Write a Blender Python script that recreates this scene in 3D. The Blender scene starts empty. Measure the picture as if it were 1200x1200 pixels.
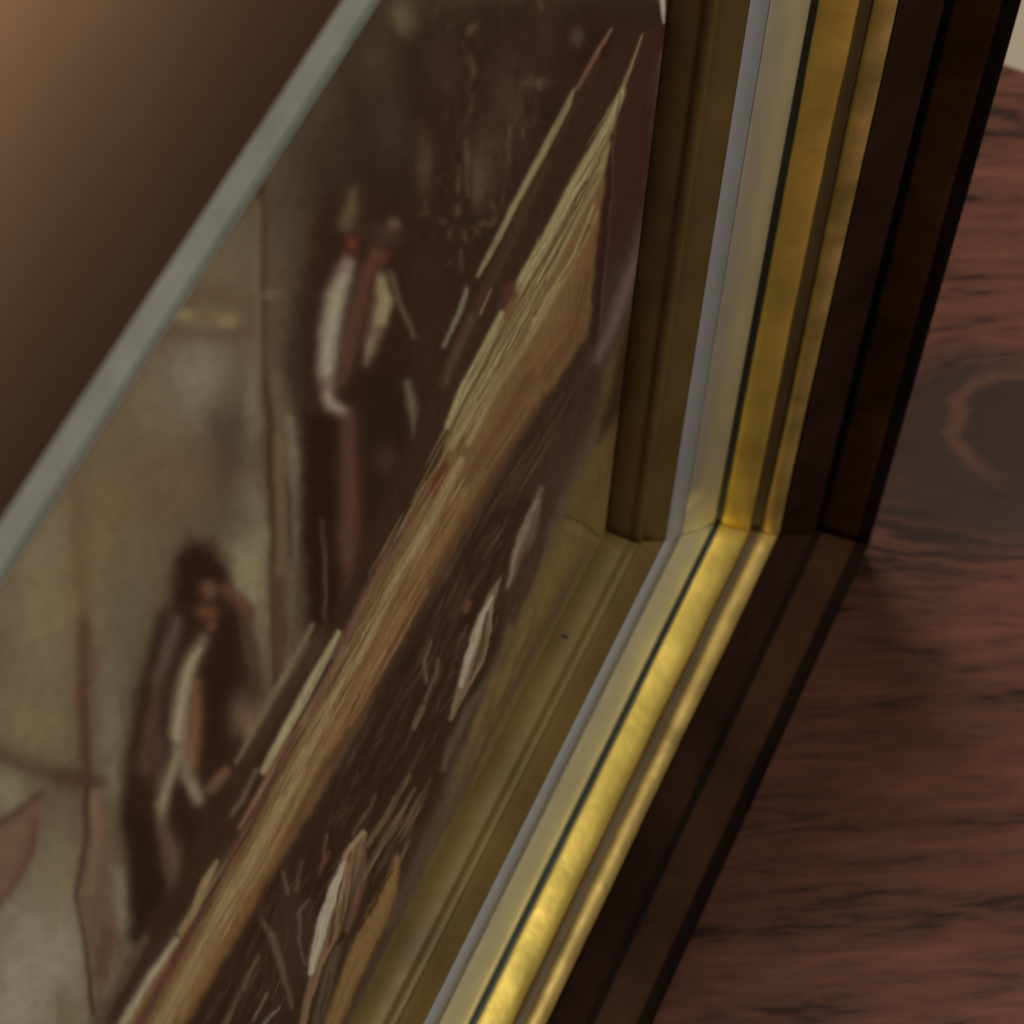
import bpy, bmesh, math, random
import numpy as np
from mathutils import Matrix, Vector

scn = bpy.context.scene
col = scn.collection
S = 0.5                       # metres per frame unit
TABLE_UP = -0.1090            # table height in frame units (frame corner = 0)

def P(dh, up, n):
    """frame coordinates (along the rail, up, out of the picture) -> world metres"""
    return Vector((dh * S, -n * S, (up - TABLE_UP) * S))

# ------------------------------------------------------------------ camera
F_PX = 3221.9                 # focal length in photo pixels (photo 1200 px wide)
R = np.array([[0.41313, 0.03391, 0.91004], [0.76674, 0.52623, -0.36768], [-0.49136, 0.84967, 0.1914]])
CAM = np.array([-0.50037788, 0.85195643, 0.15807869])
cam_data = bpy.data.cameras.new('camera')
cam = bpy.data.objects.new('camera', cam_data); col.objects.link(cam)
def wdir(v): return Vector((v[0], -v[2], v[1]))
cx, cy, cz = wdir(R[0]), wdir(R[1]), wdir(R[2])
M = Matrix(((cx.x, cy.x, cz.x), (cx.y, cy.y, cz.y), (cx.z, cy.z, cz.z))).to_4x4()
M.translation = P(*CAM)
cam.matrix_world = M
cam_data.sensor_width = 36; cam_data.lens = 36 * F_PX / 1200
cam_data.clip_start = 0.01; cam_data.clip_end = 100
cam_data.dof.use_dof = True
cam_data.dof.focus_distance = 0.77 * S
cam_data.dof.aperture_fstop = 42
scn.camera = cam

# ------------------------------------------------------------------ light
world = bpy.data.worlds.new('World'); scn.world = world; world.use_nodes = True
bg = world.node_tree.nodes['Background']
bg.inputs[0].default_value = (1.0, 0.93, 0.85, 1); bg.inputs[1].default_value = 0.045

def area(name, loc, target, sx, sy, power, color):
    d = bpy.data.lights.new(name, 'AREA'); d.shape = 'RECTANGLE'; d.size = sx; d.size_y = sy
    d.energy = power; d.color = color
    o = bpy.data.objects.new(name, d); col.objects.link(o)
    o.location = loc
    o.rotation_euler = (Vector(target) - Vector(loc)).to_track_quat('-Z', 'Y').to_euler()
    return o
area('added_back_light', P(0.35, 2.3, -0.50), P(0.1, 0.0, 0.1), 0.30, 0.30, 27.0, (1.0, 0.96, 0.90))  # unseen area light, added high behind for the soft shadow beside the rail
area('added_fill_light', P(-0.25, 2.3, 1.05), P(-0.1, 0.2, 0), 0.55, 0.55, 9.8, (1.0, 0.94, 0.86))  # unseen fill added in front to light the painting and grade the wall

scn.view_settings.view_transform = 'Standard'
scn.view_settings.look = 'None'
scn.view_settings.exposure = 0
scn.view_settings.gamma = 1

# ------------------------------------------------------------------ helpers
def lin(c):
    c = np.asarray(c, float) / 255
    return np.where(c <= .04045, c / 12.92, ((c + .055) / 1.055) ** 2.4)

def tag(o, label=None, cat=None, kind=None, group=None):
    if label: o['label'] = label
    if cat: o['category'] = cat
    if kind: o['kind'] = kind
    if group: o['group'] = group
    return o

def mat(name, rgb, rough=.5, metal=0., spec=.5, noise=.0, nscale=40, bump=0., bscale=200, stretch=(1, 1, 1), dark=None, coat=0):
    m = bpy.data.materials.new(name); m.use_nodes = True
    nt = m.node_tree; N = nt.nodes; b = N['Principled BSDF']
    b.inputs['Roughness'].default_value = rough; b.inputs['Metallic'].default_value = metal
    b.inputs['Specular IOR Level'].default_value = spec
    b.inputs['Coat Weight'].default_value = coat; b.inputs['Coat Roughness'].default_value = .16; b.inputs['Coat IOR'].default_value = 1.8
    tc = N.new('ShaderNodeTexCoord'); mp = N.new('ShaderNodeMapping')
    mp.inputs['Scale'].default_value = stretch
    nt.links.new(tc.outputs['Object'], mp.inputs[0])
    nz = N.new('ShaderNodeTexNoise'); nz.inputs['Scale'].default_value = nscale; nz.inputs['Detail'].default_value = 6
    nt.links.new(mp.outputs[0], nz.inputs['Vector'])
    cr = N.new('ShaderNodeValToRGB')
    c0 = dark if dark is not None else [v * (1 - noise) for v in rgb]
    c1 = [min(1, v * (1 + noise)) for v in rgb]
    cr.color_ramp.elements[0].position = .3; cr.color_ramp.elements[1].position = .7
    cr.color_ramp.elements[0].color = (*c0, 1); cr.color_ramp.elements[1].color = (*c1, 1)
    nt.links.new(nz.outputs[0], cr.inputs[0]); nt.links.new(cr.outputs[0], b.inputs['Base Color'])
    # uneven gloss
    nr = N.new('ShaderNodeTexNoise'); nr.inputs['Scale'].default_value = nscale * 2.3; nr.inputs['Detail'].default_value = 4
    nt.links.new(mp.outputs[0], nr.inputs['Vector'])
    mr = N.new('ShaderNodeMapRange'); mr.inputs['To Min'].default_value = max(.02, rough - .08); mr.inputs['To Max'].default_value = min(1, rough + .1)
    nt.links.new(nr.outputs[0], mr.inputs[0]); nt.links.new(mr.outputs[0], b.inputs['Roughness'])
    if bump:
        n2 = N.new('ShaderNodeTexNoise'); n2.inputs['Scale'].default_value = bscale; n2.inputs['Detail'].default_value = 5
        nt.links.new(mp.outputs[0], n2.inputs['Vector'])
        bp = N.new('ShaderNodeBump'); bp.inputs['Strength'].default_value = bump; bp.inputs['Distance'].default_value = .0006
        nt.links.new(n2.outputs[0], bp.inputs['Height']); nt.links.new(bp.outputs[0], b.inputs['Normal'])
    return m

MAT = {
 'walnut': mat('shadow_darkened_wood', (.0075, .0040, .0026), .6, spec=.05, noise=.55, nscale=30, stretch=(1, 1, 1), bump=.25, bscale=160),  # dark wood, coloured darker so outer edge and groove melt into shadow
 'inner': mat('dark_walnut_stain', (.020, .0095, .0058), .5, spec=.15, noise=.5, nscale=60, bump=.4, bscale=220),
 'outer': mat('brown_walnut_stain', (.036, .0150, .0062), .55, spec=.06, noise=.45, nscale=60, bump=.4, bscale=220),
 'gold': mat('gold_leaf', (.80, .60, .13), .45, metal=.72, noise=.2, nscale=70, bump=.5, bscale=150),
 'lip': mat('worn_gold_leaf', (.62, .45, .14), .48, metal=.65, noise=.3, nscale=110, bump=.5, bscale=200),
 'oldgold': mat('old_gilt', (.150, .097, .028), .5, metal=.25, noise=.25, nscale=50, bump=.3, bscale=200),
 'darkgilt': mat('dark_gilt', (.10, .064, .022), .5, metal=.2, noise=.25, nscale=50, bump=.3, bscale=200),
 'sage': mat('pale_sage_enamel', (.52, .51, .35), .10, spec=1.0, noise=.06, nscale=60, bump=.05, coat=1),
 'blue': mat('sky_tint_bevel', (.36, .385, .41), .3, noise=.05, nscale=60),  # sky reflection painted into the bevel as a blue-grey colour
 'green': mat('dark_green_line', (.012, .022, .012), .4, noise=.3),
 'board': mat('pale_board_edge', (.033, .032, .0215), .75, noise=.22, nscale=120, bump=.3, bscale=500),
 'black': mat('dark_gap', (.01, .007, .005), .8, noise=.3),
}

def link(name, me, m, parent=None):
    o = bpy.data.objects.new(name, me); col.objects.link(o)
    me.materials.append(m)
    if parent: o.parent = parent
    return o

def sweep(name, prof, ends, m, parent, wob=0., seed=0, step=.006, sharp=40):
    """closed profile [(a, n)] swept between two end functions mapping (a, n) -> world point"""
    rnd = np.random.default_rng(seed)
    k = len(prof)
    p0 = np.array([ends[0](a, n) for a, n in prof]); p1 = np.array([ends[1](a, n) for a, n in prof])
    seg = max(2, int(np.linalg.norm((p1 - p0)[0]) / (step * S)))
    ts = np.linspace(0, 1, seg + 1)
    V = []
    w = np.convolve(rnd.normal(size=seg + 21), np.ones(12) / 12, 'same')[10:-10] if wob else np.zeros(seg + 1)
    ctr = p0.mean(0)
    for i, t in enumerate(ts):
        q = p0 + (p1 - p0) * t
        if wob:
            c = q.mean(0); q = q + (q - c) * (w[i] * wob)
        V.append(q)
    V = np.concatenate(V)
    F = []
    for i in range(seg):
        for j in range(k):
            j2 = (j + 1) % k
            F.append((i * k + j, i * k + j2, (i + 1) * k + j2, (i + 1) * k + j))
    F.append(tuple(range(k))); F.append(tuple(seg * k + j for j in reversed(range(k))))
    me = bpy.data.meshes.new(name); me.from_pydata([tuple(v) for v in V], [], F)
    bm = bmesh.new(); bm.from_mesh(me); bmesh.ops.recalc_face_normals(bm, faces=bm.faces); bm.to_mesh(me); bm.free()
    me.shade_smooth(); me.set_sharp_from_angle(angle=math.radians(sharp))
    return link(name, me, m, parent)

# ------------------------------------------------------------------ setting
def wood_material():
    m = bpy.data.materials.new('reddish_table_wood'); m.use_nodes = True
    nt = m.node_tree; N = nt.nodes; L = nt.links; b = N['Principled BSDF']
    tc = N.new('ShaderNodeTexCoord')
    mp = N.new('ShaderNodeMapping'); mp.vector_type = 'TEXTURE'
    g = math.radians(-62)
    mp.inputs['Rotation'].default_value = (0, 0, g)
    L.new(tc.outputs['Object'], mp.inputs[0])
    # knot: push the grain away from the knot centre
    kn = P(0.190, TABLE_UP, 0.1215)
    ca, sa = math.cos(-g), math.sin(-g)
    ku, kv = ca * kn.x - sa * kn.y, sa * kn.x + ca * kn.y
    sub = N.new('ShaderNodeVectorMath'); sub.operation = 'SUBTRACT'; sub.inputs[1].default_value = (ku, kv, 0)
    L.new(mp.outputs[0], sub.inputs[0])
    wn = N.new('ShaderNodeTexNoise'); wn.inputs['Scale'].default_value = 45; wn.inputs['Detail'].default_value = 2
    L.new(tc.outputs['Object'], wn.inputs['Vector'])
    wsub = N.new('ShaderNodeVectorMath'); wsub.operation = 'SUBTRACT'; wsub.inputs[1].default_value = (.5, .5, .5); L.new(wn.outputs['Color'], wsub.inputs[0])
    wsc = N.new('ShaderNodeVectorMath'); wsc.operation = 'SCALE'; wsc.inputs['Scale'].default_value = .010; L.new(wsub.outputs[0], wsc.inputs[0])
    kp = N.new('ShaderNodeVectorMath'); kp.operation = 'ADD'; L.new(sub.outputs[0], kp.inputs[0]); L.new(wsc.outputs[0], kp.inputs[1])
    ksc = N.new('ShaderNodeVectorMath'); ksc.operation = 'MULTIPLY'; ksc.inputs[1].default_value = (1 / .020, 1 / .0155, 0)
    L.new(kp.outputs[0], ksc.inputs[0])
    ln = N.new('ShaderNodeVectorMath'); ln.operation = 'LENGTH'; L.new(ksc.outputs[0], ln.inputs[0])
    def math_(op, a, bb):
        x = N.new('ShaderNodeMath'); x.operation = op
        for i, v in enumerate((a, bb)):
            if v is None: continue
            if isinstance(v, (int, float)): x.inputs[i].default_value = v
            else: L.new(v, x.inputs[i])
        return x.outputs[0]
    r = ln.outputs['Value']
    # grain coordinate v' = v * (1 - exp(-r^2/k)) style bending
    sep = N.new('ShaderNodeSeparateXYZ'); L.new(sub.outputs[0], sep.inputs[0])
    e = math_('POWER', 2.718, math_('MULTIPLY', math_('MULTIPLY', r, r), -.28))
    vb = math_('MULTIPLY', sep.outputs[1], math_('SUBTRACT', 1.0, math_('MULTIPLY', e, .85)))
    cmb = N.new('ShaderNodeCombineXYZ'); L.new(sep.outputs[0], cmb.inputs[0]); L.new(vb, cmb.inputs[1])
    def stretched(sx, sy, scale, detail, rough=.6):
        mm = N.new('ShaderNodeMapping'); mm.inputs['Scale'].default_value = (sx, sy, 1); L.new(cmb.outputs[0], mm.inputs[0])
        nz = N.new('ShaderNodeTexNoise'); nz.inputs['Scale'].default_value = scale; nz.inputs['Detail'].default_value = detail
        nz.inputs['Roughness'].default_value = rough; nz.inputs['Distortion'].default_value = .4
        L.new(mm.outputs[0], nz.inputs['Vector']); return nz.outputs[0]
    broad = stretched(13, 70, 1.0, 4)
    mid = stretched(44, 300, 1.0, 6, .7)
    fine = stretched(120, 1900, 1.0, 4)
    tot = math_('ADD', math_('ADD', math_('MULTIPLY', broad, .42), math_('MULTIPLY', mid, .40)), math_('MULTIPLY', fine, .18))
    cr = N.new('ShaderNodeValToRGB'); E = cr.color_ramp.elements
    E[0].position = .385; E[0].color = (.007, .0030, .0022, 1)
    E[1].position = .66; E[1].color = (.115, .041, .0225, 1)
    x = E.new(.44); x.color = (.022, .0080, .0050, 1)
    x = E.new(.47); x.color = (.050, .0176, .0100, 1)
    x = E.new(.55); x.color = (.075, .0262, .0145, 1)
    L.new(tot, cr.inputs[0])
    # knot: grey-brown heart and halo, a broken orange ring round the heart
    nsz = math_('MULTIPLY', math_('SUBTRACT', mid, .5), .55)
    rr = math_('ADD', r, nsz)
    sk = N.new('ShaderNodeSeparateXYZ'); L.new(ksc.outputs[0], sk.inputs[0])
    def smooth(v, lo, hi, a0=0., a1=1.):
        f = N.new('ShaderNodeMapRange'); f.interpolation_type = 'SMOOTHSTEP'
        for nm, q_ in (('From Min', lo), ('From Max', hi), ('To Min', a0), ('To Max', a1)): f.inputs[nm].default_value = q_
        L.new(v, f.inputs[0]); return f.outputs[0]
    ring = math_('MULTIPLY', smooth(rr, .70, .84), smooth(rr, 1.00, .86))
    side = math_('SUBTRACT', math_('MULTIPLY', sk.outputs[1], .45), math_('MULTIPLY', sk.outputs[0], .9))
    ring = math_('MULTIPLY', ring, smooth(math_('ADD', side, nsz), -.25, .7, 0., .5))
    off = N.new('ShaderNodeVectorMath'); off.operation = 'ADD'; off.inputs[1].default_value = (.35, .45, 0); L.new(ksc.outputs[0], off.inputs[0])
    l2 = N.new('ShaderNodeVectorMath'); l2.operation = 'LENGTH'; L.new(off.outputs[0], l2.inputs[0])
    halo = smooth(math_('ADD', l2.outputs['Value'], math_('MULTIPLY', nsz, 2.2)), 2.1, 1.1, 0., .85)
    heart = smooth(rr, 1.0, .75, 0., .95)
    grey = math_('MAXIMUM', halo, heart)
    mx = N.new('ShaderNodeMix'); mx.data_type = 'RGBA'; mx.inputs[7].default_value = (.018, .0106, .0088, 1)
    L.new(grey, mx.inputs[0]); L.new(cr.outputs[0], mx.inputs[6])
    m2 = N.new('ShaderNodeMix'); m2.data_type = 'RGBA'; m2.inputs[7].default_value = (.085, .036, .020, 1)
    L.new(ring, m2.inputs[0]); L.new(mx.outputs[2], m2.inputs[6])
    L.new(m2.outputs[2], b.inputs['Base Color'])
    b.inputs['Roughness'].default_value = .62; b.inputs['Specular IOR Level'].default_value = .10
    bp = N.new('ShaderNodeBump'); bp.inputs['Strength'].default_value = .35; bp.inputs['Distance'].default_value = .0008
    L.new(tot, bp.inputs['Height']); L.new(bp.outputs[0], b.inputs['Normal'])
    return m

def box(name, lo, hi, m, parent=None, bev=0):
    bm = bmesh.new(); bmesh.ops.create_cube(bm, size=1)
    for v in bm.verts:
        v.co = Vector([lo[i] + (hi[i] - lo[i]) * (v.co[i] + .5) for i in range(3)])
    if bev: bmesh.ops.bevel(bm, geom=bm.edges[:], offset=bev, segments=3, affect='EDGES')
    me = bpy.data.meshes.new(name); bm.to_mesh(me); bm.free()
    return link(name, me, m, parent)

a, b_ = P(-2.2, 0, 1.6), P(.380, 0, -.15)
table = box('table_top', (a.x, a.y, -.03), (b_.x, b_.y - .001, 0), wood_material(), bev=.003)
tag(table, 'dark reddish brown wooden table top with a knot in the grain', 'table', 'structure')
wall_m = mat('brown_wall', (.58, .32, .175), .6, noise=.10, nscale=9, bump=.15, bscale=60)
w0 = P(-2.2, 0, -.15)
wall = box('wall', (w0.x, w0.y, -.6), (P(.365, 0, 0).x, w0.y + .05, 1.0 * S), wall_m)
tag(wall, 'smooth brown wall rising close behind the frame', 'wall', 'structure')
floor_m = mat('pale_floor', (.40, .33, .23), .7, noise=.08, nscale=6)
floor = box('floor', (-2.5, -2.5, -.62), (3.0, 2.5, -.60), floor_m)
tag(floor, 'pale beige floor far below the table edge', 'floor', 'structure')

# ------------------------------------------------------------------ picture frame
W = .62; TOP = .470
frame = bpy.data.objects.new('picture_frame', None); col.objects.link(frame)
tag(frame, 'dark wooden picture frame with gold and pale mouldings standing on the table, holding a painting', 'picture frame')

def arc(c, r, a0, a1, n):
    return [(c[0] + r * math.cos(math.radians(a0 + (a1 - a0) * i / n)), c[1] + r * math.sin(math.radians(a0 + (a1 - a0) * i / n))) for i in range(n + 1)]
IN = .0024
def strip(front, k=IN):
    """front polyline -> thin closed profile let into the wood behind it"""
    return front + [(x + .7 * k, y - .7 * k) for x, y in reversed(front)]

Bp, Cp, C2p, Ep, Fp, Gp, Hp = (0, .0133), (.0132, .0196), (.0254, .0220), (.0524, .0284), (.0657, .0495), (.0893, .0636), (.0995, .0826)
body = [(.0045, -.020), (.0045, -.0020), (.0012, -.0016), (.0012, .0110), (.0048, .0120), (.0140, .0184), (.0262, .0208), (.0528, .0252), (.0548, .0320), (.0605, .0382), (.0640, .0436),
        (.0660, .0488), (.0672, .0499), (.0700, .0508), (.0760, .0548), (.0820, .0588), (.0838, .0602), (.0846, .0600), (.0862, .0525), (.0892, .0525), (.0896, .0600), (.0904, .0645),
        (.0925, .0708), (.0945, .0762), (.0965, .0798), (.0978, .0812), (.0988, .0812), (.0996, .0800), (.1000, .0770), (.1002, .0600), (.1006, .0560), (.1089, .0545), (.1089, -.020)]
fillet = strip([(0, -.0015), (0, .0085), (.0004, .0092), (.0000, .0100), (-.0004, .0115), (0, .0130), (.0010, .0138), (.0020, .0136)])
slope = strip([(.0026, .0128), (.0038, .0126), (.0052, .0146), (.0090, .0166), (.0128, .0193)])
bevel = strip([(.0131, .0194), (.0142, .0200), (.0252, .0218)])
sage = strip([(.0254, .0220), (.0490, .0276), (.0498, .0277), (.0501, .0270)])
line = strip([(.0502, .0266), (.0508, .0268), (.0516, .0294)], .003)  # dark green strip set in the groove beside the gold bead
bead = strip([(.0524, .0293), (.0522, .0302), (.0526, .0318), (.0535, .0338), (.0546, .0364), (.0560, .0386), (.0573, .0397), (.0583, .0399)], .002)
cove = strip([(.0585, .0395), (.0594, .0394), (.0604, .0402), (.0612, .0416), (.0618, .0432)], .002)
lip = strip([(.0619, .0440), (.0618, .0456), (.0625, .0476), (.0638, .0492), (.0652, .0500), (.0664, .0500)], .002)

inner = strip([(.0674, .0504), (.0702, .0513), (.0762, .0553), (.0822, .0593), (.0834, .0604), (.0842, .0606)], .0014)
outer = strip([(.0899, .0606), (.0902, .0640), (.0918, .0696), (.0932, .0740), (.0940, .0758), (.0948, .0764)], .0014)
SUB = [('inner_fillet', fillet, 'oldgold', .0), ('gilt_slope', slope, 'oldgold', 0), ('sky_tint_bevel', bevel, 'blue', 0), ('sage_band', sage, 'sage', 0),
       ('groove_line', line, 'green', 0), ('gold_bead', bead, 'gold', .10), ('gilt_cove', cove, 'darkgilt', 0), ('gold_lip', lip, 'lip', .12), ('inner_band', inner, 'inner', 0), ('outer_band', outer, 'outer', .0)]

G = .0004                     # hairline mitre gap
def arms():
    right = (lambda a, n: P(a, -a + G, n), lambda a, n: P(a, TOP, n))
    bottom = (lambda a, n: P(a - G, -a, n), lambda a, n: P(-W - a + G, -a, n))
    left = (lambda a, n: P(-W - a, -a + G, n), lambda a, n: P(-W - a, TOP, n))
    return [('frame_stile', right), ('bottom_rail', bottom), ('frame_stile', left)]
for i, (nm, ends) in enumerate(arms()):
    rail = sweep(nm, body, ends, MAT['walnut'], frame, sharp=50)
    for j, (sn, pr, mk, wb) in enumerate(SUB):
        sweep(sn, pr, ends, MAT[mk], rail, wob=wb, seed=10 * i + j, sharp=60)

# ------------------------------------------------------------------ painted board
GAP = .0006
def bx(name, lo, hi, m, parent):
    p, q = P(*lo), P(*hi)
    return box(name, [min(p[i], q[i]) for i in range(3)], [max(p[i], q[i]) for i in range(3)], m, parent, bev=.0004)
TOPB = .4594
board = bx('picture_board', (-W + GAP, -GAP * .2, -.0068), (-GAP, TOPB, -.0006), MAT['board'], frame)
back = bx('backing_strip', (-W - .03, -.03, -.0120), (.03, TOPB - .02, -.0085), MAT['black'], frame)

# painter: the picture is laid down stroke by stroke on a fine grid of the board's face
NU, NV = 980, 660
us = np.concatenate([np.linspace(-W + GAP, -.40, 60, endpoint=False), np.linspace(-.40, -GAP, NU - 60)])
vs = np.linspace(-GAP * .2 + .0, TOPB, NV)
U, Vv = np.meshgrid(us, vs)
q = np.stack([U - CAM[0], Vv - CAM[1], 0 * U - CAM[2]], -1)
c = q @ R.T
c2 = np.maximum(-c[..., 2], .05)
X = (600 + F_PX * c[..., 0] / c2).ravel(); Y = (600 - F_PX * c[..., 1] / c2).ravel()
IMG = np.zeros((X.size, 3)); HGT = np.zeros(X.size)
rng = np.random.default_rng(4)

def vnoise(x, y, seed):
    r = np.random.default_rng(seed).random((64, 64))
    xi = np.floor(x).astype(int); yi = np.floor(y).astype(int); fx = x - xi; fy = y - yi
    fx = fx * fx * (3 - 2 * fx); fy = fy * fy * (3 - 2 * fy)
    g = lambda i, j: r[i % 64, j % 64]
    return (g(xi, yi) * (1 - fx) + g(xi + 1, yi) * fx) * (1 - fy) + (g(xi, yi + 1) * (1 - fx) + g(xi + 1, yi + 1) * fx) * fy - .5
def fbm(x, y, seed, o=4):
    s = 0; a = 1
    for i in range(o): s = s + a * vnoise(x * 2 ** i, y * 2 ** i, seed + i); a *= .55
    return s
# slight hand wobble of every outline
WX = X + 3.5 * fbm(X / 45, Y / 45, 100) + 1.2 * fbm(X / 9, Y / 9, 120, 2)
WY = Y + 3.5 * fbm(X / 45, Y / 45, 110) + 1.2 * fbm(X / 9, Y / 9, 130, 2)
BR = fbm(X / 14, Y / 14, 140)          # broken-brush noise

def lay(idx, al, colr, h):
    al = np.clip(al, 0, 1)[:, None]
    IMG[idx] = IMG[idx] * (1 - al) + lin(colr) * al
    HGT[idx] = HGT[idx] * (1 - .7 * al[:, 0]) + h * al[:, 0]

def blob(x, y, rx, ry, colr, al=1., rot=0., h=0):
    c_, s_ = math.cos(math.radians(rot)), math.sin(math.radians(rot))
    dx, dy = WX - x, WY - y
    d = ((dx * c_ + dy * s_) / rx) ** 2 + ((-dx * s_ + dy * c_) / ry) ** 2
    i = np.nonzero(d < 5)[0]
    lay(i, al * np.exp(-1.1 * d[i] ** 1.15) * (1 + .35 * BR[i]), colr, h)

def stroke(pts, colr, soft=2.5, al=1., h=.3, bristle=.25, wob=1.):
    """pts: (x, y, half-width); tapered soft brush stroke"""
    px = X + (WX - X) * wob; py = Y + (WY - Y) * wob
    p = np.array(pts, float); m = p[:, 2].max() + 3 * soft + 4
    i = np.nonzero((px > p[:, 0].min() - m) & (px < p[:, 0].max() + m) & (py > p[:, 1].min() - m) & (py < p[:, 1].max() + m))[0]
    if not i.size: return
    x, y = px[i], py[i]; best = np.full(i.size, 1e9); side = np.zeros(i.size); along = np.zeros(i.size); acc = 0
    for k in range(len(p) - 1):
        a_, b2 = p[k, :2], p[k + 1, :2]; d = b2 - a_; l2 = d @ d
        t = np.clip(((x - a_[0]) * d[0] + (y - a_[1]) * d[1]) / l2, 0, 1)
        ex, ey = x - a_[0] - t * d[0], y - a_[1] - t * d[1]
        ds = np.hypot(ex, ey) - (p[k, 2] + (p[k + 1, 2] - p[k, 2]) * t)
        up = ds < best
        best[up] = ds[up]; side[up] = ((ex * d[1] - ey * d[0]) / math.sqrt(l2))[up]; along[up] = (acc + t * math.sqrt(l2))[up]
        acc += math.sqrt(l2)
    s_ = rng.integers(1, 900)
    br = vnoise(side / 2.2 + 50, along / 70, s_) + .6 * vnoise(side / 1.1, along / 25, s_ + 3)
    A_ = al / (1 + np.exp(np.clip(best / (soft * .45) + br * 1.2, -30, 30))) * (1 + bristle * br)
    lay(i, A_, np.asarray(colr) , h * (1 + .8 * br.mean()))
    if bristle:
        k = 1 + .55 * bristle * br * np.clip(A_ * 1.2, 0, 1)
        IMG[i] *= np.clip(k, .4, 1.6)[:, None]
        HGT[i] += .5 * h * br * np.clip(A_, 0, 1)

def poly(pts, colr, soft=6, al=1., h=.1):
    p = np.array(pts, float); m = 3 * soft + 3
    i = np.nonzero((WX > p[:, 0].min() - m) & (WX < p[:, 0].max() + m) & (WY > p[:, 1].min() - m) & (WY < p[:, 1].max() + m))[0]
    if not i.size: return
    x, y = WX[i], WY[i]; d = np.full(i.size, 1e9); ins = np.zeros(i.size, bool)
    for k in range(len(p)):
        a_, b2 = p[k], p[(k + 1) % len(p)]; e = b2 - a_
        t = np.clip(((x - a_[0]) * e[0] + (y - a_[1]) * e[1]) / (e @ e), 0, 1)
        d = np.minimum(d, np.hypot(x - a_[0] - t * e[0], y - a_[1] - t * e[1]))
        cr = (a_[1] > y) != (b2[1] > y)
        with np.errstate(divide='ignore', invalid='ignore'):
            ins ^= cr & (x < (b2[0] - a_[0]) * (y - a_[1]) / (b2[1] - a_[1]) + a_[0])
    d = np.where(ins, -d, d)
    lay(i, al / (1 + np.exp(np.clip(d / (soft * .45) + .8 * BR[i], -30, 30))), colr, h)

def streaks(n, corners, colors, ln, w, ang, spread=4, al=.7, soft=1.2, h=.5, seed=1):
    """short parallel brush marks scattered in a quadrilateral"""
    r = random.Random(seed); c4 = [np.array(p, float) for p in corners]
    for _ in range(n):
        s_, t_ = r.random(), r.random()
        p = (c4[0] * (1 - s_) + c4[1] * s_) * (1 - t_) + (c4[3] * (1 - s_) + c4[2] * s_) * t_
        a_ = math.radians(ang + r.uniform(-spread, spread)); l = ln * r.uniform(.4, 1.3)
        d = np.array([math.cos(a_), math.sin(a_)]) * l / 2
        nrm = np.array([-d[1], d[0]]) / l * r.uniform(-.03, .03) * l
        ww = w * r.uniform(.5, 1.4)
        a0, a1, a2 = p - d, p + nrm, p + d
        stroke([(a0[0], a0[1], ww * .3), (a1[0], a1[1], ww), (a2[0], a2[1], ww * .2)], r.choice(colors), soft, al * r.uniform(.5, 1), h, .3, .3)

# --- ground tones of the picture
IMG[:] = lin((86, 75, 57))
for x, y, rx, ry, k, al in [
    (60, 700, 70, 130, (110, 100, 74), .9), (130, 620, 60, 110, (103, 88, 62), .8), (200, 560, 60, 60, (96, 78, 54), .8), (45, 620, 40, 50, (108, 98, 74), .8),
    (180, 470, 60, 60, (104, 93, 72), .7), (235, 440, 38, 60, (112, 108, 88), .85), (275, 545, 36, 70, (70, 58, 46), .85), (262, 500, 20, 40, (62, 54, 44), .5),
    (296, 470, 10, 60, (108, 104, 84), .6), (290, 690, 30, 90, (120, 114, 86), .95), (300, 620, 22, 60, (116, 110, 84), .7), (272, 610, 30, 22, (76, 68, 56), .7),
    (150, 740, 26, 90, (82, 78, 60), .8), (125, 850, 22, 90, (102, 98, 78), .9), (150, 720, 20, 60, (92, 84, 64), .5),
    (40, 850, 60, 60, (106, 98, 70), .8), (8, 930, 26, 26, (118, 114, 90), .8), (50, 1120, 80, 110, (124, 118, 98), .95), (20, 1180, 60, 70, (128, 124, 106), .8), (70, 1020, 30, 60, (110, 102, 76), .8),
    (76, 1185, 14, 40, (96, 88, 62), .7), (280, 280, 40, 60, (96, 88, 68), .6), (250, 330, 30, 30, (100, 88, 66), .5),
    (430, 40, 90, 90, (60, 53, 40), .9), (350, 180, 60, 80, (64, 57, 44), .9), (330, 270, 30, 90, (74, 66, 52), .8)]:
    blob(x, y, rx, ry, k, al)
# --- the dark upper part
poly([(395, 60), (470, -20), (800, -20), (800, 420), (640, 460), (520, 560), (480, 520), (380, 330), (350, 230)], (42, 30, 20), 46)
poly([(470, 120), (560, -20), (800, -20), (760, 300), (560, 420), (480, 400)], (44, 30, 21), 30, .7)
for x, y, rx, ry, k, al in [(472, 20, 16, 22, (88, 80, 58), .8), (440, 70, 26, 40, (62, 56, 42), .6), (497, 190, 10, 36, (74, 58, 44), .8), (455, 145, 24, 50, (56, 46, 35), .6), (600, 120, 26, 60, (62, 46, 36), .8),
    (570, 190, 20, 45, (70, 54, 42), .7), (560, 215, 8, 28, (84, 72, 56), .6), (520, 75, 22, 40, (56, 42, 32), .6), (700, 60, 40, 50, (38, 20, 16), .8), (648, 170, 20, 60, (40, 25, 18), .8), (677, 42, 8, 12, (72, 62, 58), .8), (626, 96, 16, 6, (78, 62, 48), .8),
    (640, 30, 14, 50, (58, 42, 32), .6), (470, 300, 30, 20, (40, 24, 18), .8)]:
    blob(x, y, rx, ry, k, al)
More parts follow.
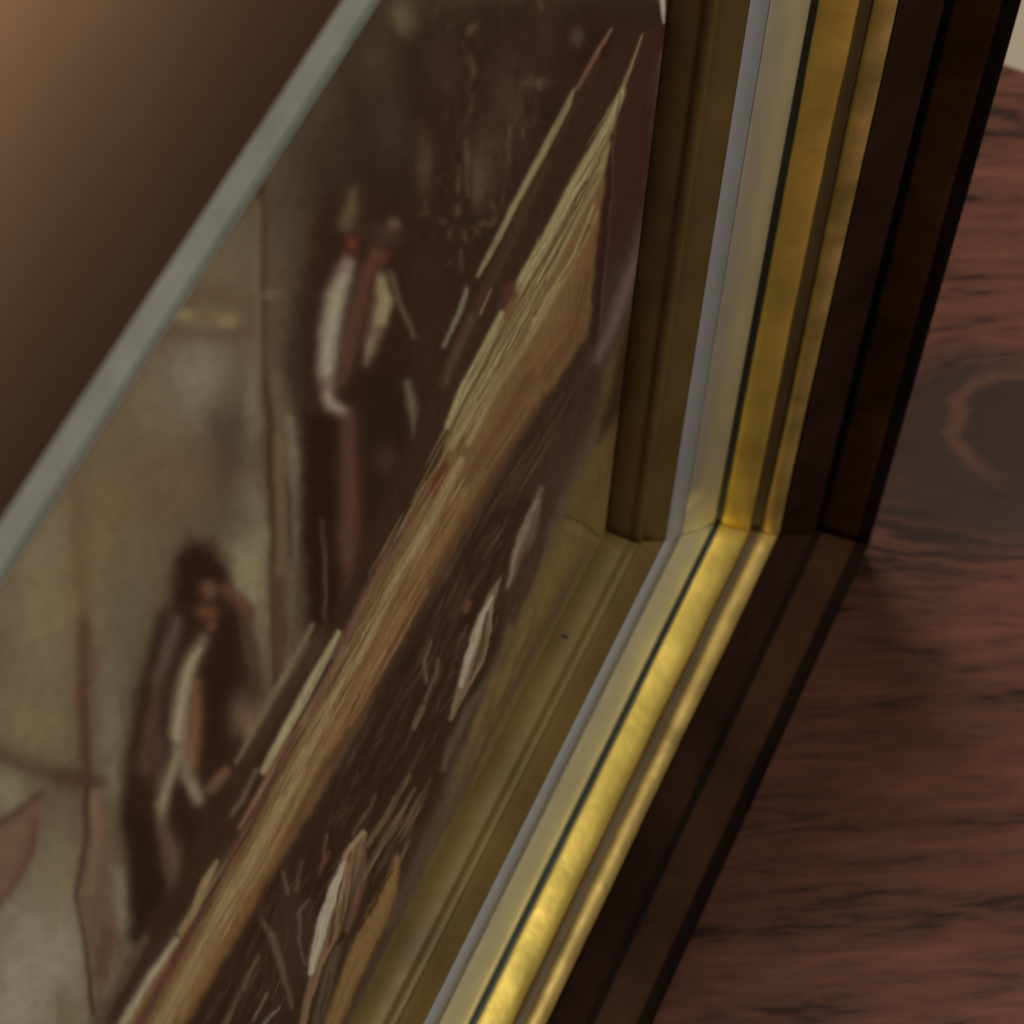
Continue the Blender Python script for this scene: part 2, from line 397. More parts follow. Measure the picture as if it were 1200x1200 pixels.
for p in [[(553, 68, 2), (555, 86, 3)], [(556, 30, 3), (550, 34, 5)], [(547, 165, 1.5), (548, 185, 3), (546, 212, 2), (549, 228, 3)], [(596, 150, 1.5), (594, 172, 2), (595, 186, 1)], [(611, 152, 2), (612, 160, 2)], [(632, 4, 3), (633, 12, 2)],
          [(631, 98, 4), (632, 102, 3)], [(536, 240, 2), (536, 250, 3)], [(546, 272, 2), (546, 282, 2)], [(541, 296, 2), (540, 312, 2.5)], [(562, 262, 2), (576, 262, 2), (580, 254, 2)], [(530, 268, 2), (527, 276, 3)], [(520, 262, 2), (514, 258, 1)],
          [(553, 110, 1.5), (551, 130, 1)], [(538, 195, 1), (536, 220, 2)], [(575, 235, 1), (579, 246, 2)], [(500, 248, 2), (495, 250, 2)], [(556, 268, 2), (561, 272, 2)], [(528, 306, 1), (522, 312, 2)], [(546, 335, 2), (545, 348, 2)], [(487, 282, 3), (490, 285, 2)]]:
    stroke(p, (88, 72, 56), 2.4, .55, .4)
streaks(70, [(490, 10), (660, 10), (600, 250), (500, 300)], [(74, 58, 44), (60, 46, 34), (34, 22, 15), (30, 20, 14)], 26, 2.2, 96, 16, .55, 2.2, .3, 7)
streaks(40, [(510, 180), (600, 180), (560, 330), (500, 340)], [(78, 62, 48), (66, 50, 38)], 10, 1.6, 95, 30, .5, 1.6, .4, 8)
# --- post, arch and wall details behind the figures
stroke([(195, 352, 8), (250, 345, 10), (305, 350, 8)], (88, 70, 50), 10, .7, .1)
stroke([(196, 388, 8), (250, 394, 7), (305, 386, 7)], (84, 66, 50), 8, .8, .1)
blob(216, 370, 11, 7, (130, 118, 88)); blob(264, 375, 13, 7, (130, 114, 82)); blob(240, 372, 40, 9, (108, 86, 60), .5)
stroke([(306, 205, 5), (308, 300, 5), (309, 380, 4), (313, 470, 4), (318, 560, 5), (321, 660, 5), (322, 800, 3)], (56, 36, 24), 4, .95, .2)
stroke([(303, 240, 2), (302, 340, 3), (305, 440, 2)], (108, 98, 76), 5, .6)
stroke([(322, 300, 6), (326, 380, 8), (324, 430, 6)], (80, 66, 50), 6, .7)
stroke([(329, 440, 5), (331, 520, 6), (330, 620, 6), (328, 680, 6)], (96, 78, 54), 4, .8, .2)
stroke([(328, 680, 7), (328, 740, 8), (325, 785, 6)], (76, 54, 42), 3, .9, .2)
stroke([(340, 490, 5), (346, 540, 6), (347, 600, 5), (345, 660, 3)], (110, 106, 86), 4, .85)
stroke([(341, 640, 2), (344, 700, 3), (343, 735, 1)], (92, 84, 64), 2, .85)
stroke([(338, 560, 2), (339, 650, 2)], (62, 44, 32), 3, .6)
stroke([(312, 345, 4), (325, 344, 3)], (108, 96, 78), 3, .6)
# --- left mast, rope and drape
stroke([(84, 560, 8), (92, 660, 9), (96, 760, 10), (98, 900, 8)], (94, 72, 50), 9, .85, .1)
stroke([(98, 730, 5), (99, 820, 6), (100, 915, 5)], (66, 40, 28), 6, .9, .2)
stroke([(112, 760, 3), (112, 860, 3)], (80, 56, 42), 5, .6)
stroke([(-10, 880, 8), (40, 900, 9), (90, 916, 8), (125, 918, 3)], (72, 56, 40), 9, .9, .2)
stroke([(70, 912, 9), (110, 916, 9)], (66, 48, 36), 6, .7)
poly([(-10, 975), (45, 936), (52, 950), (36, 1010), (-10, 1070)], (100, 76, 60), 5)
stroke([(-10, 972, 4), (22, 952, 4), (48, 930, 3)], (66, 40, 30), 4, .9)
stroke([(40, 960, 3), (34, 1000, 3), (14, 1042, 4), (-10, 1066, 4)], (74, 54, 44), 5, .9)
poly([(104, 928), (122, 930), (124, 1000), (150, 1070), (142, 1100), (116, 1185), (106, 1130), (90, 1052)], (94, 76, 60), 5)
stroke([(112, 930, 5), (114, 990, 5), (108, 1040, 5)], (110, 92, 66), 5, .7)
stroke([(101, 925, 4), (102, 980, 3), (90, 1050, 2.5), (98, 1100, 2.5), (106, 1150, 3), (109, 1190, 3)], (58, 36, 27), 3, .95, .3)
stroke([(126, 1090, 8), (118, 1140, 8)], (76, 56, 46), 6, .7)
stroke([(138, 1020, 5), (143, 1055, 8), (142, 1085, 6)], (114, 110, 92), 7, .85)
stroke([(134, 930, 5), (132, 900, 5)], (104, 100, 80), 6, .8)
# --- figure by the post
poly([(360, 270), (386, 228), (432, 232), (500, 262), (532, 330), (524, 420), (524, 505), (500, 570), (462, 660), (400, 745), (362, 748), (352, 640), (354, 520), (336, 430), (346, 330)], (42, 26, 18), 16, 1, .15)
poly([(356, 480), (400, 490), (398, 745), (364, 748), (354, 620)], (32, 17, 11), 8)
poly([(420, 440), (470, 430), (486, 480), (490, 560), (480, 600), (455, 660), (425, 640), (420, 520)], (36, 24, 17), 12)
poly([(480, 300), (520, 290), (528, 360), (520, 440), (500, 520), (482, 420)], (50, 34, 25), 12, .8)
blob(450, 275, 26, 16, (62, 46, 36), .8); blob(461, 263, 9, 8, (92, 72, 58), .8, 40)
stroke([(416, 224, 3), (412, 245, 7), (406, 264, 8)], (88, 78, 56), 7, .85)
blob(411, 286, 8, 8, (96, 50, 36), .9); blob(404, 298, 10, 8, (64, 32, 24), .8); blob(443, 300, 12, 10, (88, 56, 42), .85); blob(432, 312, 10, 8, (80, 46, 32), .8)
stroke([(430, 318, 7), (424, 350, 9), (410, 400, 9), (400, 446, 5)], (82, 56, 42), 7, .9)
stroke([(434, 325, 2), (428, 370, 3), (420, 400, 2)], (64, 34, 26), 4, .7)
stroke([(404, 308, 7), (395, 340, 10), (386, 390, 9), (382, 440, 7), (386, 470, 5), (402, 484, 5)], (118, 100, 86), 6, .9)
stroke([(402, 325, 6), (394, 350, 9), (385, 395, 8), (382, 435, 5)], (140, 136, 116), 6, .9, .6)
blob(405, 310, 8, 7, (128, 108, 98), .7); stroke([(384, 462, 3), (390, 474, 4), (400, 481, 4)], (138, 122, 108), 4, .9)
stroke([(446, 322, 3), (448, 350, 9), (441, 378, 9), (434, 405, 6), (428, 425, 2)], (110, 92, 70), 5, .95)
stroke([(446, 328, 3), (450, 352, 7), (444, 376, 5)], (134, 124, 92), 4, .9, .5); blob(433, 405, 6, 12, (116, 98, 82), .7)
stroke([(458, 320, 3), (468, 358, 2.5), (484, 394, 2)], (92, 78, 60), 3, .85)
stroke([(477, 450, 3), (483, 480, 5), (486, 512, 2)], (98, 92, 74), 4, .85); stroke([(488, 510, 3), (494, 545, 4), (497, 570, 3)], (78, 62, 50), 5, .8)
stroke([(407, 492, 7), (409, 560, 10), (408, 640, 11), (412, 700, 9)], (82, 56, 44), 9, .9)
blob(452, 540, 14, 22, (62, 44, 34), .7); blob(458, 606, 8, 14, (70, 48, 40), .7); blob(438, 660, 10, 8, (88, 70, 62), .6)
stroke([(376, 610, 1.5), (380, 660, 2.5), (381, 728, 2)], (80, 58, 44), 3, .8)
stroke([(348, 350, 6), (342, 420, 8), (350, 470, 6)], (46, 38, 32), 8, .6)
# --- hooded figure
poly([(198, 700), (205, 655), (222, 628), (250, 636), (266, 660), (274, 698), (296, 712), (304, 790), (300, 860), (276, 930), (262, 990), (240, 1050), (196, 1080), (158, 1060), (140, 940), (150, 850), (172, 760)], (44, 27, 19), 10, 1, .15)
poly([(205, 700), (214, 650), (240, 640), (264, 670), (268, 700), (232, 700), (222, 740)], (34, 19, 13), 6, .8)
poly([(252, 720), (272, 715), (282, 790), (270, 850), (248, 880), (240, 800)], (34, 21, 14), 8, .9)
stroke([(190, 720, 5), (178, 790, 5), (160, 880, 6), (150, 960, 6)], (34, 21, 15), 7, .8)
blob(244, 692, 10, 11, (96, 68, 52), .9); blob(241, 716, 12, 9, (98, 66, 48), .85); blob(246, 732, 6, 8, (98, 66, 50), .8)
stroke([(262, 690, 5), (282, 705, 7), (296, 722, 5)], (92, 60, 46), 6, .85); stroke([(286, 725, 6), (294, 770, 7), (298, 810, 4)], (74, 54, 44), 7, .8)
stroke([(206, 728, 5), (194, 765, 7), (186, 795, 5)], (84, 70, 60), 7, .85); stroke([(186, 800, 6), (178, 850, 9), (168, 900, 8)], (76, 56, 45), 8, .85)
stroke([(188, 870, 5), (184, 920, 6)], (84, 64, 52), 7, .6)
stroke([(238, 748, 3), (224, 772, 7), (215, 815, 8), (211, 860, 10), (220, 905, 9), (233, 940, 4)], (112, 100, 78), 6, .95)
stroke([(232, 760, 3), (220, 785, 5), (212, 830, 4), (208, 865, 5)], (140, 130, 104), 4, .9, .6); stroke([(229, 800, 5), (229, 850, 7), (226, 890, 6)], (116, 86, 60), 6, .75)
stroke([(266, 906, 5), (258, 914, 7), (248, 926, 5)], (106, 80, 60), 5, .9); blob(230, 928, 8, 14, (124, 112, 94), .7, -20)
stroke([(206, 885, 5), (196, 915, 6), (189, 945, 6), (187, 962, 3)], (126, 118, 94), 5, .9, .5)
blob(284, 838, 16, 26, (92, 74, 60), .9); blob(294, 850, 8, 16, (120, 92, 70), .8); stroke([(300, 828, 5), (290, 860, 4)], (104, 80, 62), 5, .5)
stroke([(188, 965, 8), (200, 1000, 12), (206, 1040, 11), (206, 1065, 6)], (86, 68, 56), 7, .9)
stroke([(212, 930, 6), (218, 970, 8), (240, 990, 6)], (42, 26, 20), 6, .8); blob(262, 975, 16, 24, (62, 44, 36), .7)
poly([(150, 960), (176, 950), (188, 1010), (204, 1080), (180, 1120), (150, 1100), (152, 1020)], (34, 22, 16), 8)
# --- rails and oars left of the main beam
def band(pts, colr, soft=2, al=1., h=.6, bristle=.35): stroke(pts, colr, soft, al, h, bristle, .35)
poly([(735, 25), (680, 110), (560, 345), (500, 470), (380, 745), (300, 860), (110, 1200), (140, 1200), (330, 900), (440, 700), (520, 560), (610, 330), (730, 110), (770, 35)], (50, 33, 24), 7)
band([(640, 190, 5), (590, 300, 6), (545, 390, 6), (520, 450, 6)], (66, 48, 35), 4, .8); band([(700, 70, 5), (650, 170, 5)], (58, 38, 28), 4, .8)
band([(716, 34, 1.5), (700, 60, 2.5), (676, 104, 2)], (104, 76, 58), 1.6, .9)
band([(672, 106, 1), (664, 124, 3.4), (640, 170, 4), (600, 245, 3.6), (572, 300, 3), (560, 323, 1.5)], (124, 114, 80), 1.8, .95)
band([(546, 340, 2), (540, 362, 3), (520, 405, 2)], (108, 104, 84), 2, .9); band([(575, 340, 1.2), (563, 368, 1.6)], (112, 90, 70), 1.2, .85)
band([(553, 372, 3), (530, 420, 4), (522, 448, 2)], (80, 62, 46), 3, .85)
band([(496, 575, 4), (478, 610, 5), (462, 642, 3)], (78, 56, 46), 2.5, .9); band([(512, 572, 2), (488, 620, 2), (472, 645, 1.5)], (116, 92, 70), 2, .8)
band([(457, 645, 3), (432, 695, 6), (410, 740, 6), (394, 770, 5)], (98, 72, 58), 3, .9); band([(470, 655, 4), (440, 715, 5), (400, 790, 5), (340, 890, 5)], (74, 48, 40), 3, .9)
band([(366, 733, 2), (340, 780, 3.5), (300, 850, 3.5), (278, 893, 2)], (106, 94, 70), 2.5, .9); band([(378, 738, 5), (340, 805, 7), (290, 890, 5)], (58, 42, 30), 3, .9)
band([(396, 742, 3), (370, 790, 5.5), (335, 855, 5.5), (308, 905, 4)], (142, 132, 100), 2, .95); band([(300, 905, 3), (285, 935, 3), (270, 955, 2)], (104, 88, 68), 3, .7)
band([(404, 760, 4), (372, 820, 6), (330, 895, 6), (300, 945, 6)], (112, 88, 66), 2.5, .8)
band([(304, 912, 5), (298, 928, 5)], (46, 30, 26), 3, .9)
band([(170, 1100, 4), (145, 1145, 5), (112, 1200, 5)], (80, 66, 52), 4, .9); band([(188, 1105, 6), (160, 1150, 6), (128, 1205, 6)], (52, 38, 30), 4, .9)
band([(206, 1104, 5), (180, 1142, 7), (148, 1195, 7), (140, 1210, 7)], (140, 132, 106), 3, .95)
# --- the long main beam
poly([(733, 105), (676, 200), (608, 330), (524, 520), (505, 560), (430, 705), (386, 800), (318, 912), (285, 980), (238, 1050), (140, 1210), (212, 1210), (330, 1000), (402, 880), (470, 752), (530, 650), (572, 575), (642, 460), (690, 392), (697, 300), (710, 195)], (106, 82, 52), 3, 1, .4)
band([(706, 215, 2), (690, 300, 5), (668, 380, 7), (620, 450, 8), (560, 545, 6)], (104, 76, 46), 5, .9); band([(690, 320, 3), (672, 390, 5), (640, 440, 5)], (88, 62, 40), 4, .7)
band([(640, 465, 6), (585, 550, 8), (530, 640, 7), (470, 745, 7), (400, 872, 7), (330, 985, 5)], (76, 54, 38), 4, .85)
band([(620, 440, 5), (540, 575, 4), (500, 655, 4), (430, 780, 4)], (92, 64, 44), 3, .8); band([(600, 545, 1.2), (560, 610, 1.5), (500, 720, 1.5)], (122, 98, 70), 1.4, .8)
band([(752, 42, 1), (744, 66, 1.6), (730, 104, 3)], (128, 104, 76), 1.5, .9)
band([(730, 108, 4), (712, 148, 6), (684, 200, 7.5), (640, 284, 7.5), (606, 338, 5)], (140, 130, 92), 2, 1.)
band([(716, 170, 4), (690, 225, 5), (650, 300, 6), (600, 395, 7), (550, 480, 8), (528, 520, 6)], (134, 120, 82), 2.5, .95)
band([(588, 368, 3), (570, 405, 5), (545, 455, 6), (526, 500, 5)], (142, 132, 94), 2, .95)
band([(700, 250, 1.5), (664, 320, 3.5), (620, 395, 4), (580, 455, 4), (548, 520, 4)], (132, 112, 74), 2.4, .9)
for p in [[(712, 168, 1), (680, 225, 1.4), (640, 300, 1.2), (590, 390, 1.2), (540, 480, 1.5), (522, 530, 1)], [(700, 205, 1), (650, 300, 1.8), (610, 370, 1), (575, 430, 1)], [(690, 265, 2.5), (666, 312, 4), (655, 330, 2)], [(560, 450, 1), (530, 500, 1.6), (520, 525, 1)], [(640, 330, 1), (600, 405, 1.4), (560, 470, 1)], [(615, 480, 1), (570, 550, 1.4)], [(702, 190, 1), (672, 250, 1.2)]]:
    band(p, (78, 62, 40), 1.5, .8, -.5)
band([(696, 240, 1), (672, 300, 2), (640, 350, 2), (622, 385, 1)], (140, 124, 84), 1.6, .85); blob(627, 374, 4, 3, (150, 134, 96), .9)
band([(523, 545, 4), (512, 562, 6), (506, 580, 3)], (84, 42, 30), 2.5, .95); blob(598, 340, 8, 12, (80, 48, 40), .85, 30); blob(592, 355, 6, 10, (74, 46, 38), .8, 30)
band([(540, 540, 4), (508, 600, 6), (470, 668, 6), (430, 745, 5), (400, 805, 5)], (138, 122, 82), 2.4, .95)
band([(545, 575, 5), (510, 640, 8), (465, 725, 9), (420, 810, 9), (380, 880, 7)], (120, 92, 58), 3, .9)
band([(556, 610, 2), (520, 670, 2), (470, 760, 2), (440, 815, 1.5)], (70, 46, 34), 1.6, .8, -.4); band([(500, 690, 1.4), (460, 765, 1.6), (410, 850, 1.5)], (126, 96, 68), 1.6, .8)
band([(400, 800, 5), (370, 855, 8), (335, 925, 9), (300, 1000, 9), (260, 1070, 9), (205, 1170, 9), (180, 1215, 9)], (132, 112, 74), 2.6, .95)
band([(392, 850, 4), (356, 920, 5), (316, 1000, 6), (270, 1085, 7), (215, 1190, 7)], (124, 98, 60), 3, .85); band([(355, 900, 2), (330, 945, 3), (306, 990, 2)], (146, 126, 86), 2, .8)
band([(384, 905, 4), (350, 965, 6), (312, 1030, 7), (262, 1110, 7), (220, 1195, 6)], (106, 78, 48), 3, .85); blob(295, 1058, 12, 18, (118, 80, 48), .7, 30)
band([(352, 855, 4), (322, 908, 4.5), (284, 985, 5), (240, 1065, 5), (196, 1140, 5), (160, 1205, 5)], (82, 52, 42), 2.4, .95, .2)
band([(340, 862, 2), (318, 900, 2), (280, 970, 2)], (118, 82, 64), 2, .8); band([(336, 890, 1), (290, 975, 1.4), (240, 1058, 1.2), (200, 1125, 1.2)], (50, 30, 25), 1.5, .8, -.4)
band([(254, 1010, 2), (240, 1035, 5), (228, 1065, 4), (212, 1092, 3)], (128, 110, 76), 2.2, .95)
streaks(150, [(705, 180), (715, 120), (200, 1130), (290, 1060)], [(140, 122, 84), (90, 66, 42), (70, 52, 36), (124, 100, 64)], 70, 1.1, 119.5, 2.5, .55, 1.1, .5, 21)
streaks(140, [(700, 200), (722, 130), (215, 1140), (275, 1080)], [(156, 140, 100), (70, 50, 34), (60, 42, 30), (138, 116, 78), (84, 54, 40)], 46, .55, 119.5, 1.6, .75, .7, .8, 22)
streaks(60, [(560, 560), (520, 560), (340, 870), (400, 870)], [(84, 52, 40), (64, 42, 32), (140, 120, 84)], 60, .8, 119.5, 1.6, .7, .8, .8, 23)
# --- dark tangle under the beam
poly([(690, 396), (640, 470), (572, 580), (528, 660), (470, 758), (402, 886), (330, 1006), (208, 1215), (400, 1215), (470, 1080), (530, 920), (580, 770), (640, 620), (690, 480), (705, 440)], (46, 31, 23), 5)
poly([(640, 480), (690, 400), (712, 420), (700, 500), (650, 600), (610, 580)], (58, 44, 35), 12, .8)
streaks(60, [(650, 480), (690, 430), (600, 600), (560, 610)], [(86, 64, 48), (42, 28, 20), (72, 52, 40)], 80, 1.6, 121, 5, .7, 1.4, .4, 31)
streaks(150, [(560, 620), (610, 640), (440, 1000), (330, 1030)], [(74, 55, 43), (32, 20, 14), (84, 64, 50), (58, 40, 30), (28, 17, 12)], 60, 1.9, 117, 8, .5, 2.2, .5, 32)
streaks(90, [(330, 1020), (440, 1010), (380, 1200), (220, 1200)], [(74, 57, 46), (30, 20, 15), (26, 16, 12), (66, 48, 38)], 55, 2, 115, 14, .5, 2.2, .5, 33)
poly([(304, 1062), (330, 1040), (370, 1060), (372, 1120), (340, 1185), (322, 1120)], (56, 40, 32), 4, .9)
for p, k in [([(306, 1075, 2), (318, 1095, 4), (330, 1130, 4), (341, 1180, 2)], (98, 78, 62)), ([(331, 1022, 1), (338, 1046, 1.6)], (104, 86, 70)), ([(352, 1010, 1), (346, 1042, 2.5)], (92, 72, 58)), ([(360, 1055, 1), (349, 1070, 2), (350, 1100, 1.6), (357, 1130, 1)], (96, 84, 76)),
             ([(385, 1000, 1), (378, 1012, 3), (374, 1026, 1)], (100, 64, 52)), ([(382, 980, 1.5), (378, 1010, 1.5)], (100, 72, 58)), ([(302, 1120, 2), (285, 1152, 3), (262, 1200, 3)], (98, 76, 58)), ([(325, 1180, 1), (305, 1205, 1.4)], (118, 110, 100)), ([(310, 1165, 1), (296, 1196, 1.2)], (110, 98, 84)),
             ([(440, 930, 1), (424, 960, 2), (412, 978, 1)], (98, 78, 60)), ([(500, 800, 2), (497, 775, 2), (505, 752, 1)], (104, 86, 72)), ([(514, 772, 2), (512, 790, 2), (498, 822, 1.4)], (100, 82, 66)), ([(496, 830, 2), (486, 850, 3)], (112, 92, 72)), ([(548, 705, 4), (545, 712, 5)], (98, 66, 44))]:
    stroke(p, k, 2.0, .75, .7)
# --- gilt margin of the picture
poly([(712, 430), (700, 520), (660, 610), (622, 690), (596, 760), (560, 850), (530, 930), (490, 1030), (420, 1180), (405, 1220), (560, 1220), (760, 760), (790, 400), (750, 330)], (100, 82, 46), 8)
poly([(700, 470), (660, 560), (640, 640), (600, 720), (590, 690), (640, 580), (680, 480)], (62, 48, 38), 14, .8)
stroke([(640, 690, 8), (590, 800, 9), (540, 920, 10)], (104, 84, 50), 12, .6, .1); stroke([(690, 640, 4), (620, 770, 5), (540, 930, 5), (470, 1060, 6), (400, 1200, 6)], (70, 55, 42), 7, .85, .1)
stroke([(545, 880, 4), (500, 985, 5), (455, 1080, 5)], (88, 74, 60), 8, .7); stroke([(662, 604, 1), (680, 612, 1.6), (702, 628, 1)], (62, 48, 28), 2, .9, -.4); blob(674, 618, 12, 6, (116, 94, 54), .7, 25)
blob(690, 580, 20, 40, (84, 68, 40), .6, 20); blob(720, 500, 14, 60, (66, 52, 30), .6)
streaks(30, [(600, 720), (640, 700), (560, 900), (530, 900)], [(112, 92, 56), (72, 56, 38)], 60, 1.8, 113, 6, .6, 1.6, .4, 41)
streaks(110, [(575, 600), (650, 600), (470, 960), (350, 1000)], [(96, 76, 60), (22, 13, 9), (70, 50, 38), (20, 12, 8)], 26, .6, 116, 12, .7, .7, .8, 34)
streaks(70, [(330, 1020), (440, 1000), (400, 1190), (240, 1200)], [(92, 72, 58), (20, 12, 9), (24, 15, 11)], 30, .6, 112, 18, .7, .7, .8, 35)
# --- pale feathers / leaves
stroke([(636, 572, 3), (628, 598, 7), (614, 635, 9), (603, 662, 6), (594, 688, 2)], (94, 76, 62), 2.2, .95, .6)
stroke([(630, 588, 2), (614, 620, 4), (602, 655, 3), (594, 685, 1)], (124, 108, 90), 2, .9, .8); stroke([(638, 580, 1), (640, 610, 2), (628, 660, 4), (612, 700, 4), (600, 730, 2)], (60, 42, 34), 2.5, .85); stroke([(618, 640, 1), (610, 665, 3), (602, 690, 3)], (66, 46, 38), 2, .8)
stroke([(584, 678, 1), (576, 696, 5), (564, 735, 8), (552, 780, 8), (540, 815, 6), (528, 842, 2)], (118, 100, 76), 1.8, 1., .7)
stroke([(576, 698, 1.5), (562, 728, 4), (549, 770, 4), (541, 805, 2.5)], (158, 148, 128), 1.6, .95, 1.); stroke([(572, 715, 1), (564, 755, 2.6), (552, 800, 2)], (66, 50, 36), 1.8, .9, -.3); stroke([(577, 700, 1), (574, 735, 1.6), (565, 775, 1.6), (552, 802, 1)], (130, 112, 86), 1.2, .9, .6)
stroke([(570, 800, 1), (550, 830, 4), (530, 870, 5), (520, 900, 3)], (90, 78, 64), 3, .8)
stroke([(425, 978, 5), (414, 1000, 11), (400, 1040, 13), (388, 1085, 11), (372, 1130, 7), (358, 1180, 4), (352, 1210, 4)], (112, 90, 66), 1.8, 1., .7)
stroke([(402, 1010, 2), (392, 1040, 5), (379, 1075, 6), (371, 1110, 5), (363, 1140, 3)], (166, 160, 140), 1.8, .95, 1.); stroke([(425, 976, 3), (410, 992, 3), (402, 1005, 2)], (132, 114, 86), 1.4, .9); stroke([(426, 990, 2), (424, 1030, 5), (414, 1065, 5), (405, 1090, 3)], (98, 70, 56), 2.4, .85)
for p in [[(410, 1000, 1), (400, 1035, 1.2), (394, 1060, 1)], [(416, 1000, 1), (412, 1040, 1.2), (404, 1075, 1.4), (396, 1100, 1)], [(392, 1070, 1), (388, 1090, 2.4), (384, 1110, 1)], [(404, 1050, 1), (398, 1080, 1.2)]]: stroke(p, (70, 52, 38), 1.2, .9, -.4)
stroke([(396, 1060, 1), (402, 1040, 1.2), (406, 1010, 1)], (140, 120, 90), 1.2, .8)
stroke([(465, 1006, 3), (456, 1040, 8), (440, 1075, 12), (420, 1120, 12), (402, 1165, 10), (385, 1215, 9)], (124, 98, 58), 3, .95, .4)
for p in [[(459, 1020, 1), (440, 1050, 1.8)], [(442, 1052, 1.4), (432, 1068, 2)], [(432, 1070, 1), (412, 1096, 1.2)], [(425, 1080, 2), (412, 1100, 1.4)], [(430, 1040, 1), (418, 1068, 1.2)]]: stroke(p, (56, 40, 26), 1.3, .95, -.5)
stroke([(480, 910, 2), (455, 950, 4), (432, 990, 3)], (104, 84, 60), 2, .85); stroke([(486, 925, 1), (462, 965, 2.6), (436, 1010, 2.6), (425, 1030, 1.4)], (112, 92, 66), 1.6, .85)
streaks(46, [(470, 920), (500, 930), (470, 1010), (425, 1020)], [(110, 90, 64), (56, 42, 32), (84, 68, 54)], 50, 1.5, 120, 6, .8, 1.2, .5, 51)
stroke([(396, 1110, 3), (385, 1140, 6), (376, 1180, 6), (368, 1215, 5)], (84, 74, 56), 3, .85); stroke([(386, 1140, 1), (378, 1175, 1.6), (374, 1200, 1)], (54, 42, 32), 1.6, .8)
# --- rounded dark shape on the right, paler along its right edge
poly([(712, 200), (736, 96), (758, 34), (776, 28), (792, 48), (796, 80), (790, 150), (778, 240), (758, 306), (728, 386), (694, 442), (690, 400), (697, 300)], (56, 34, 27), 3, 1, .3)
poly([(770, 250), (756, 310), (726, 388), (694, 440), (692, 395), (705, 330), (740, 280)], (56, 46, 42), 14, .85)
stroke([(782, 70, 5), (779, 150, 6), (768, 236, 7), (750, 300, 7), (720, 376, 6), (700, 420, 4)], (106, 88, 80), 7, .85, .3); stroke([(727, 110, 1), (720, 170, 1.2), (710, 300, 1.4), (702, 398, 1)], (86, 60, 50), 1.4, .8)
stroke([(718, 160, 3), (706, 300, 4), (696, 400, 3)], (36, 21, 18), 3, .7); stroke([(798, 60, 1), (794, 140, 1.2), (782, 245, 1.2), (760, 312, 1.2)], (96, 80, 70), 1.6, .6)
stroke([(775, -10, 3), (775, 12, 3), (777, 26, 1)], (160, 158, 140), 1.5, 1.)
poly([(796, 90), (800, 300), (740, 470), (700, 520), (722, 410), (760, 312)], (48, 34, 20), 5, .95)

# overall paint texture, brushed vertically behind the figures and along the beam elsewhere
grain = .17 * fbm(X / 2.6, Y / 9, 300, 3) + .10 * fbm(X / 20, Y / 34, 310, 3)
IMG *= np.clip(1 + grain, .5, 1.5)[:, None]
HGT += .35 * fbm(X / 4, Y / 10, 320, 3)

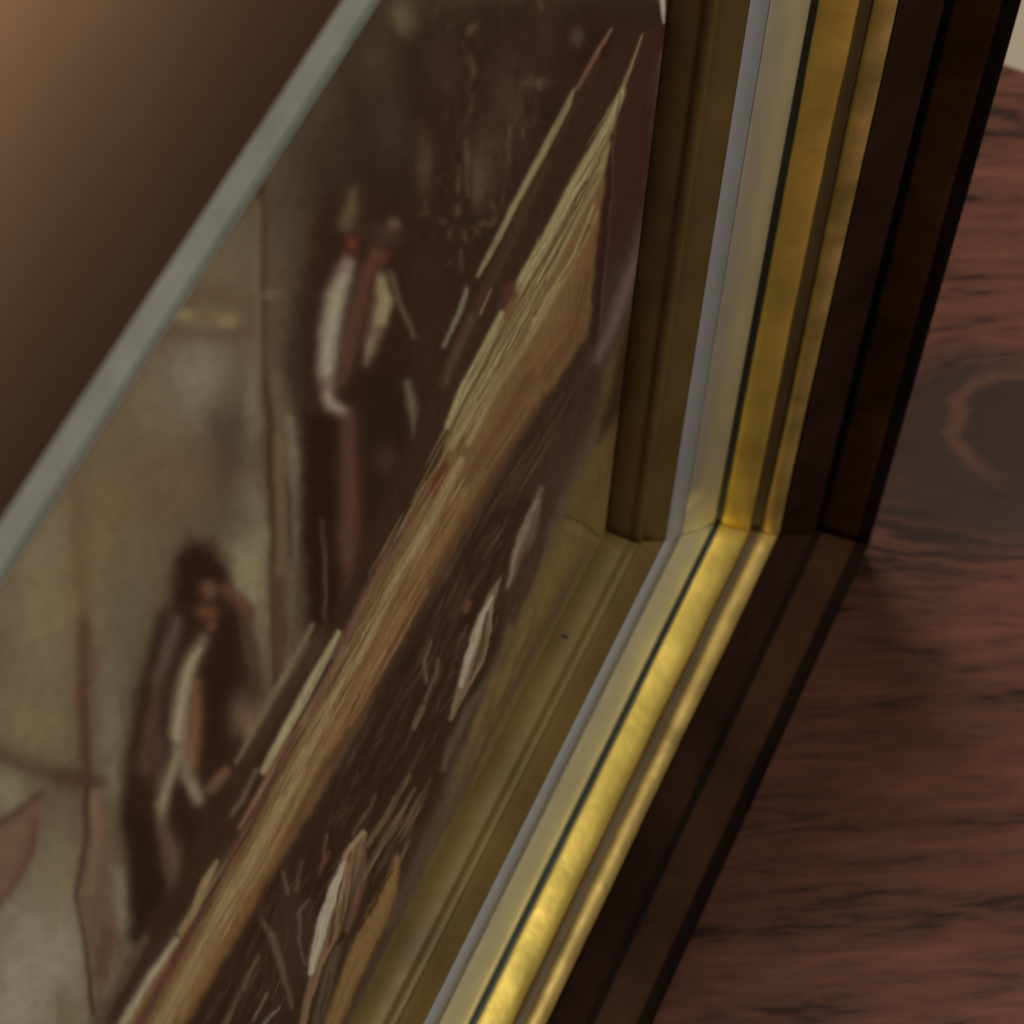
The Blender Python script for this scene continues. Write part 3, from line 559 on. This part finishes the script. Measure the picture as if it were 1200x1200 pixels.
lum = IMG @ np.array([.2126, .7152, .0722]); IMG = IMG + .10 * np.clip(lum / .15, .1, 1)[:, None] * (lum[:, None] * np.array([1.0, 1.0, .88]) - IMG)
PAINT = 2.35
IMGL = np.clip(IMG * PAINT, 0, .85)
verts = np.empty((X.size, 3), np.float32)
hn = .00022 * HGT.reshape(U.shape)
edge = np.minimum(1, np.minimum(np.minimum(Vv - vs[0], vs[-1] - Vv), us[-1] - U) / .004); hn = hn * edge
verts[:, 0] = (U * S).ravel(); verts[:, 1] = (-hn * S).ravel(); verts[:, 2] = ((Vv - TABLE_UP) * S).ravel()
idx = np.arange(X.size).reshape(U.shape)
quads = np.stack([idx[:-1, :-1], idx[:-1, 1:], idx[1:, 1:], idx[1:, :-1]], -1).reshape(-1, 4)
me = bpy.data.meshes.new('painted_surface')
me.vertices.add(X.size); me.vertices.foreach_set('co', verts.ravel())
me.loops.add(quads.size); me.loops.foreach_set('vertex_index', quads.ravel().astype(np.int32))
me.polygons.add(len(quads)); me.polygons.foreach_set('loop_start', (np.arange(len(quads)) * 4).astype(np.int32))
me.update(calc_edges=True); me.shade_smooth()
at = me.color_attributes.new('paint', 'FLOAT_COLOR', 'POINT')
at.data.foreach_set('color', np.concatenate([IMGL, np.ones((X.size, 1))], 1).astype(np.float32).ravel())
pm = bpy.data.materials.new('varnished_oil_paint'); pm.use_nodes = True
nt = pm.node_tree; b = nt.nodes['Principled BSDF']
an_ = nt.nodes.new('ShaderNodeAttribute'); an_.attribute_name = 'paint'
nt.links.new(an_.outputs['Color'], b.inputs['Base Color'])
b.inputs['Roughness'].default_value = .6; b.inputs['Specular IOR Level'].default_value = .15
tc = nt.nodes.new('ShaderNodeTexCoord'); nz = nt.nodes.new('ShaderNodeTexNoise'); nz.inputs['Scale'].default_value = 900; nz.inputs['Detail'].default_value = 3
nt.links.new(tc.outputs['Object'], nz.inputs['Vector'])
bp = nt.nodes.new('ShaderNodeBump'); bp.inputs['Strength'].default_value = .25; bp.inputs['Distance'].default_value = .0003
nt.links.new(nz.outputs[0], bp.inputs['Height']); nt.links.new(bp.outputs[0], b.inputs['Normal'])
surf = link('painted_surface', me, pm, board)
surf['label'] = 'painting of figures beside a long pale beam'

# small dark speck on the lower fillet
ry = R.T @ np.array([(662 - 600) / F_PX, (600 - 746) / F_PX, -1.0]); tt = (0.0002 - CAM[1]) / ry[1]; hit = CAM + tt * ry
bm = bmesh.new(); bmesh.ops.create_icosphere(bm, subdivisions=2, radius=.00045)
for v in bm.verts: v.co = Vector((v.co.x * .7, v.co.y * 1.6, v.co.z * .35)) + P(hit[0], 0.0001, min(.008, max(.003, hit[2])))
me = bpy.data.meshes.new('speck'); bm.to_mesh(me); bm.free(); me.shade_smooth()
rail = [o for o in frame.children if o.name.startswith('bottom_rail')][0]
link('speck', me, MAT['black'], rail)
print('speck', hit)
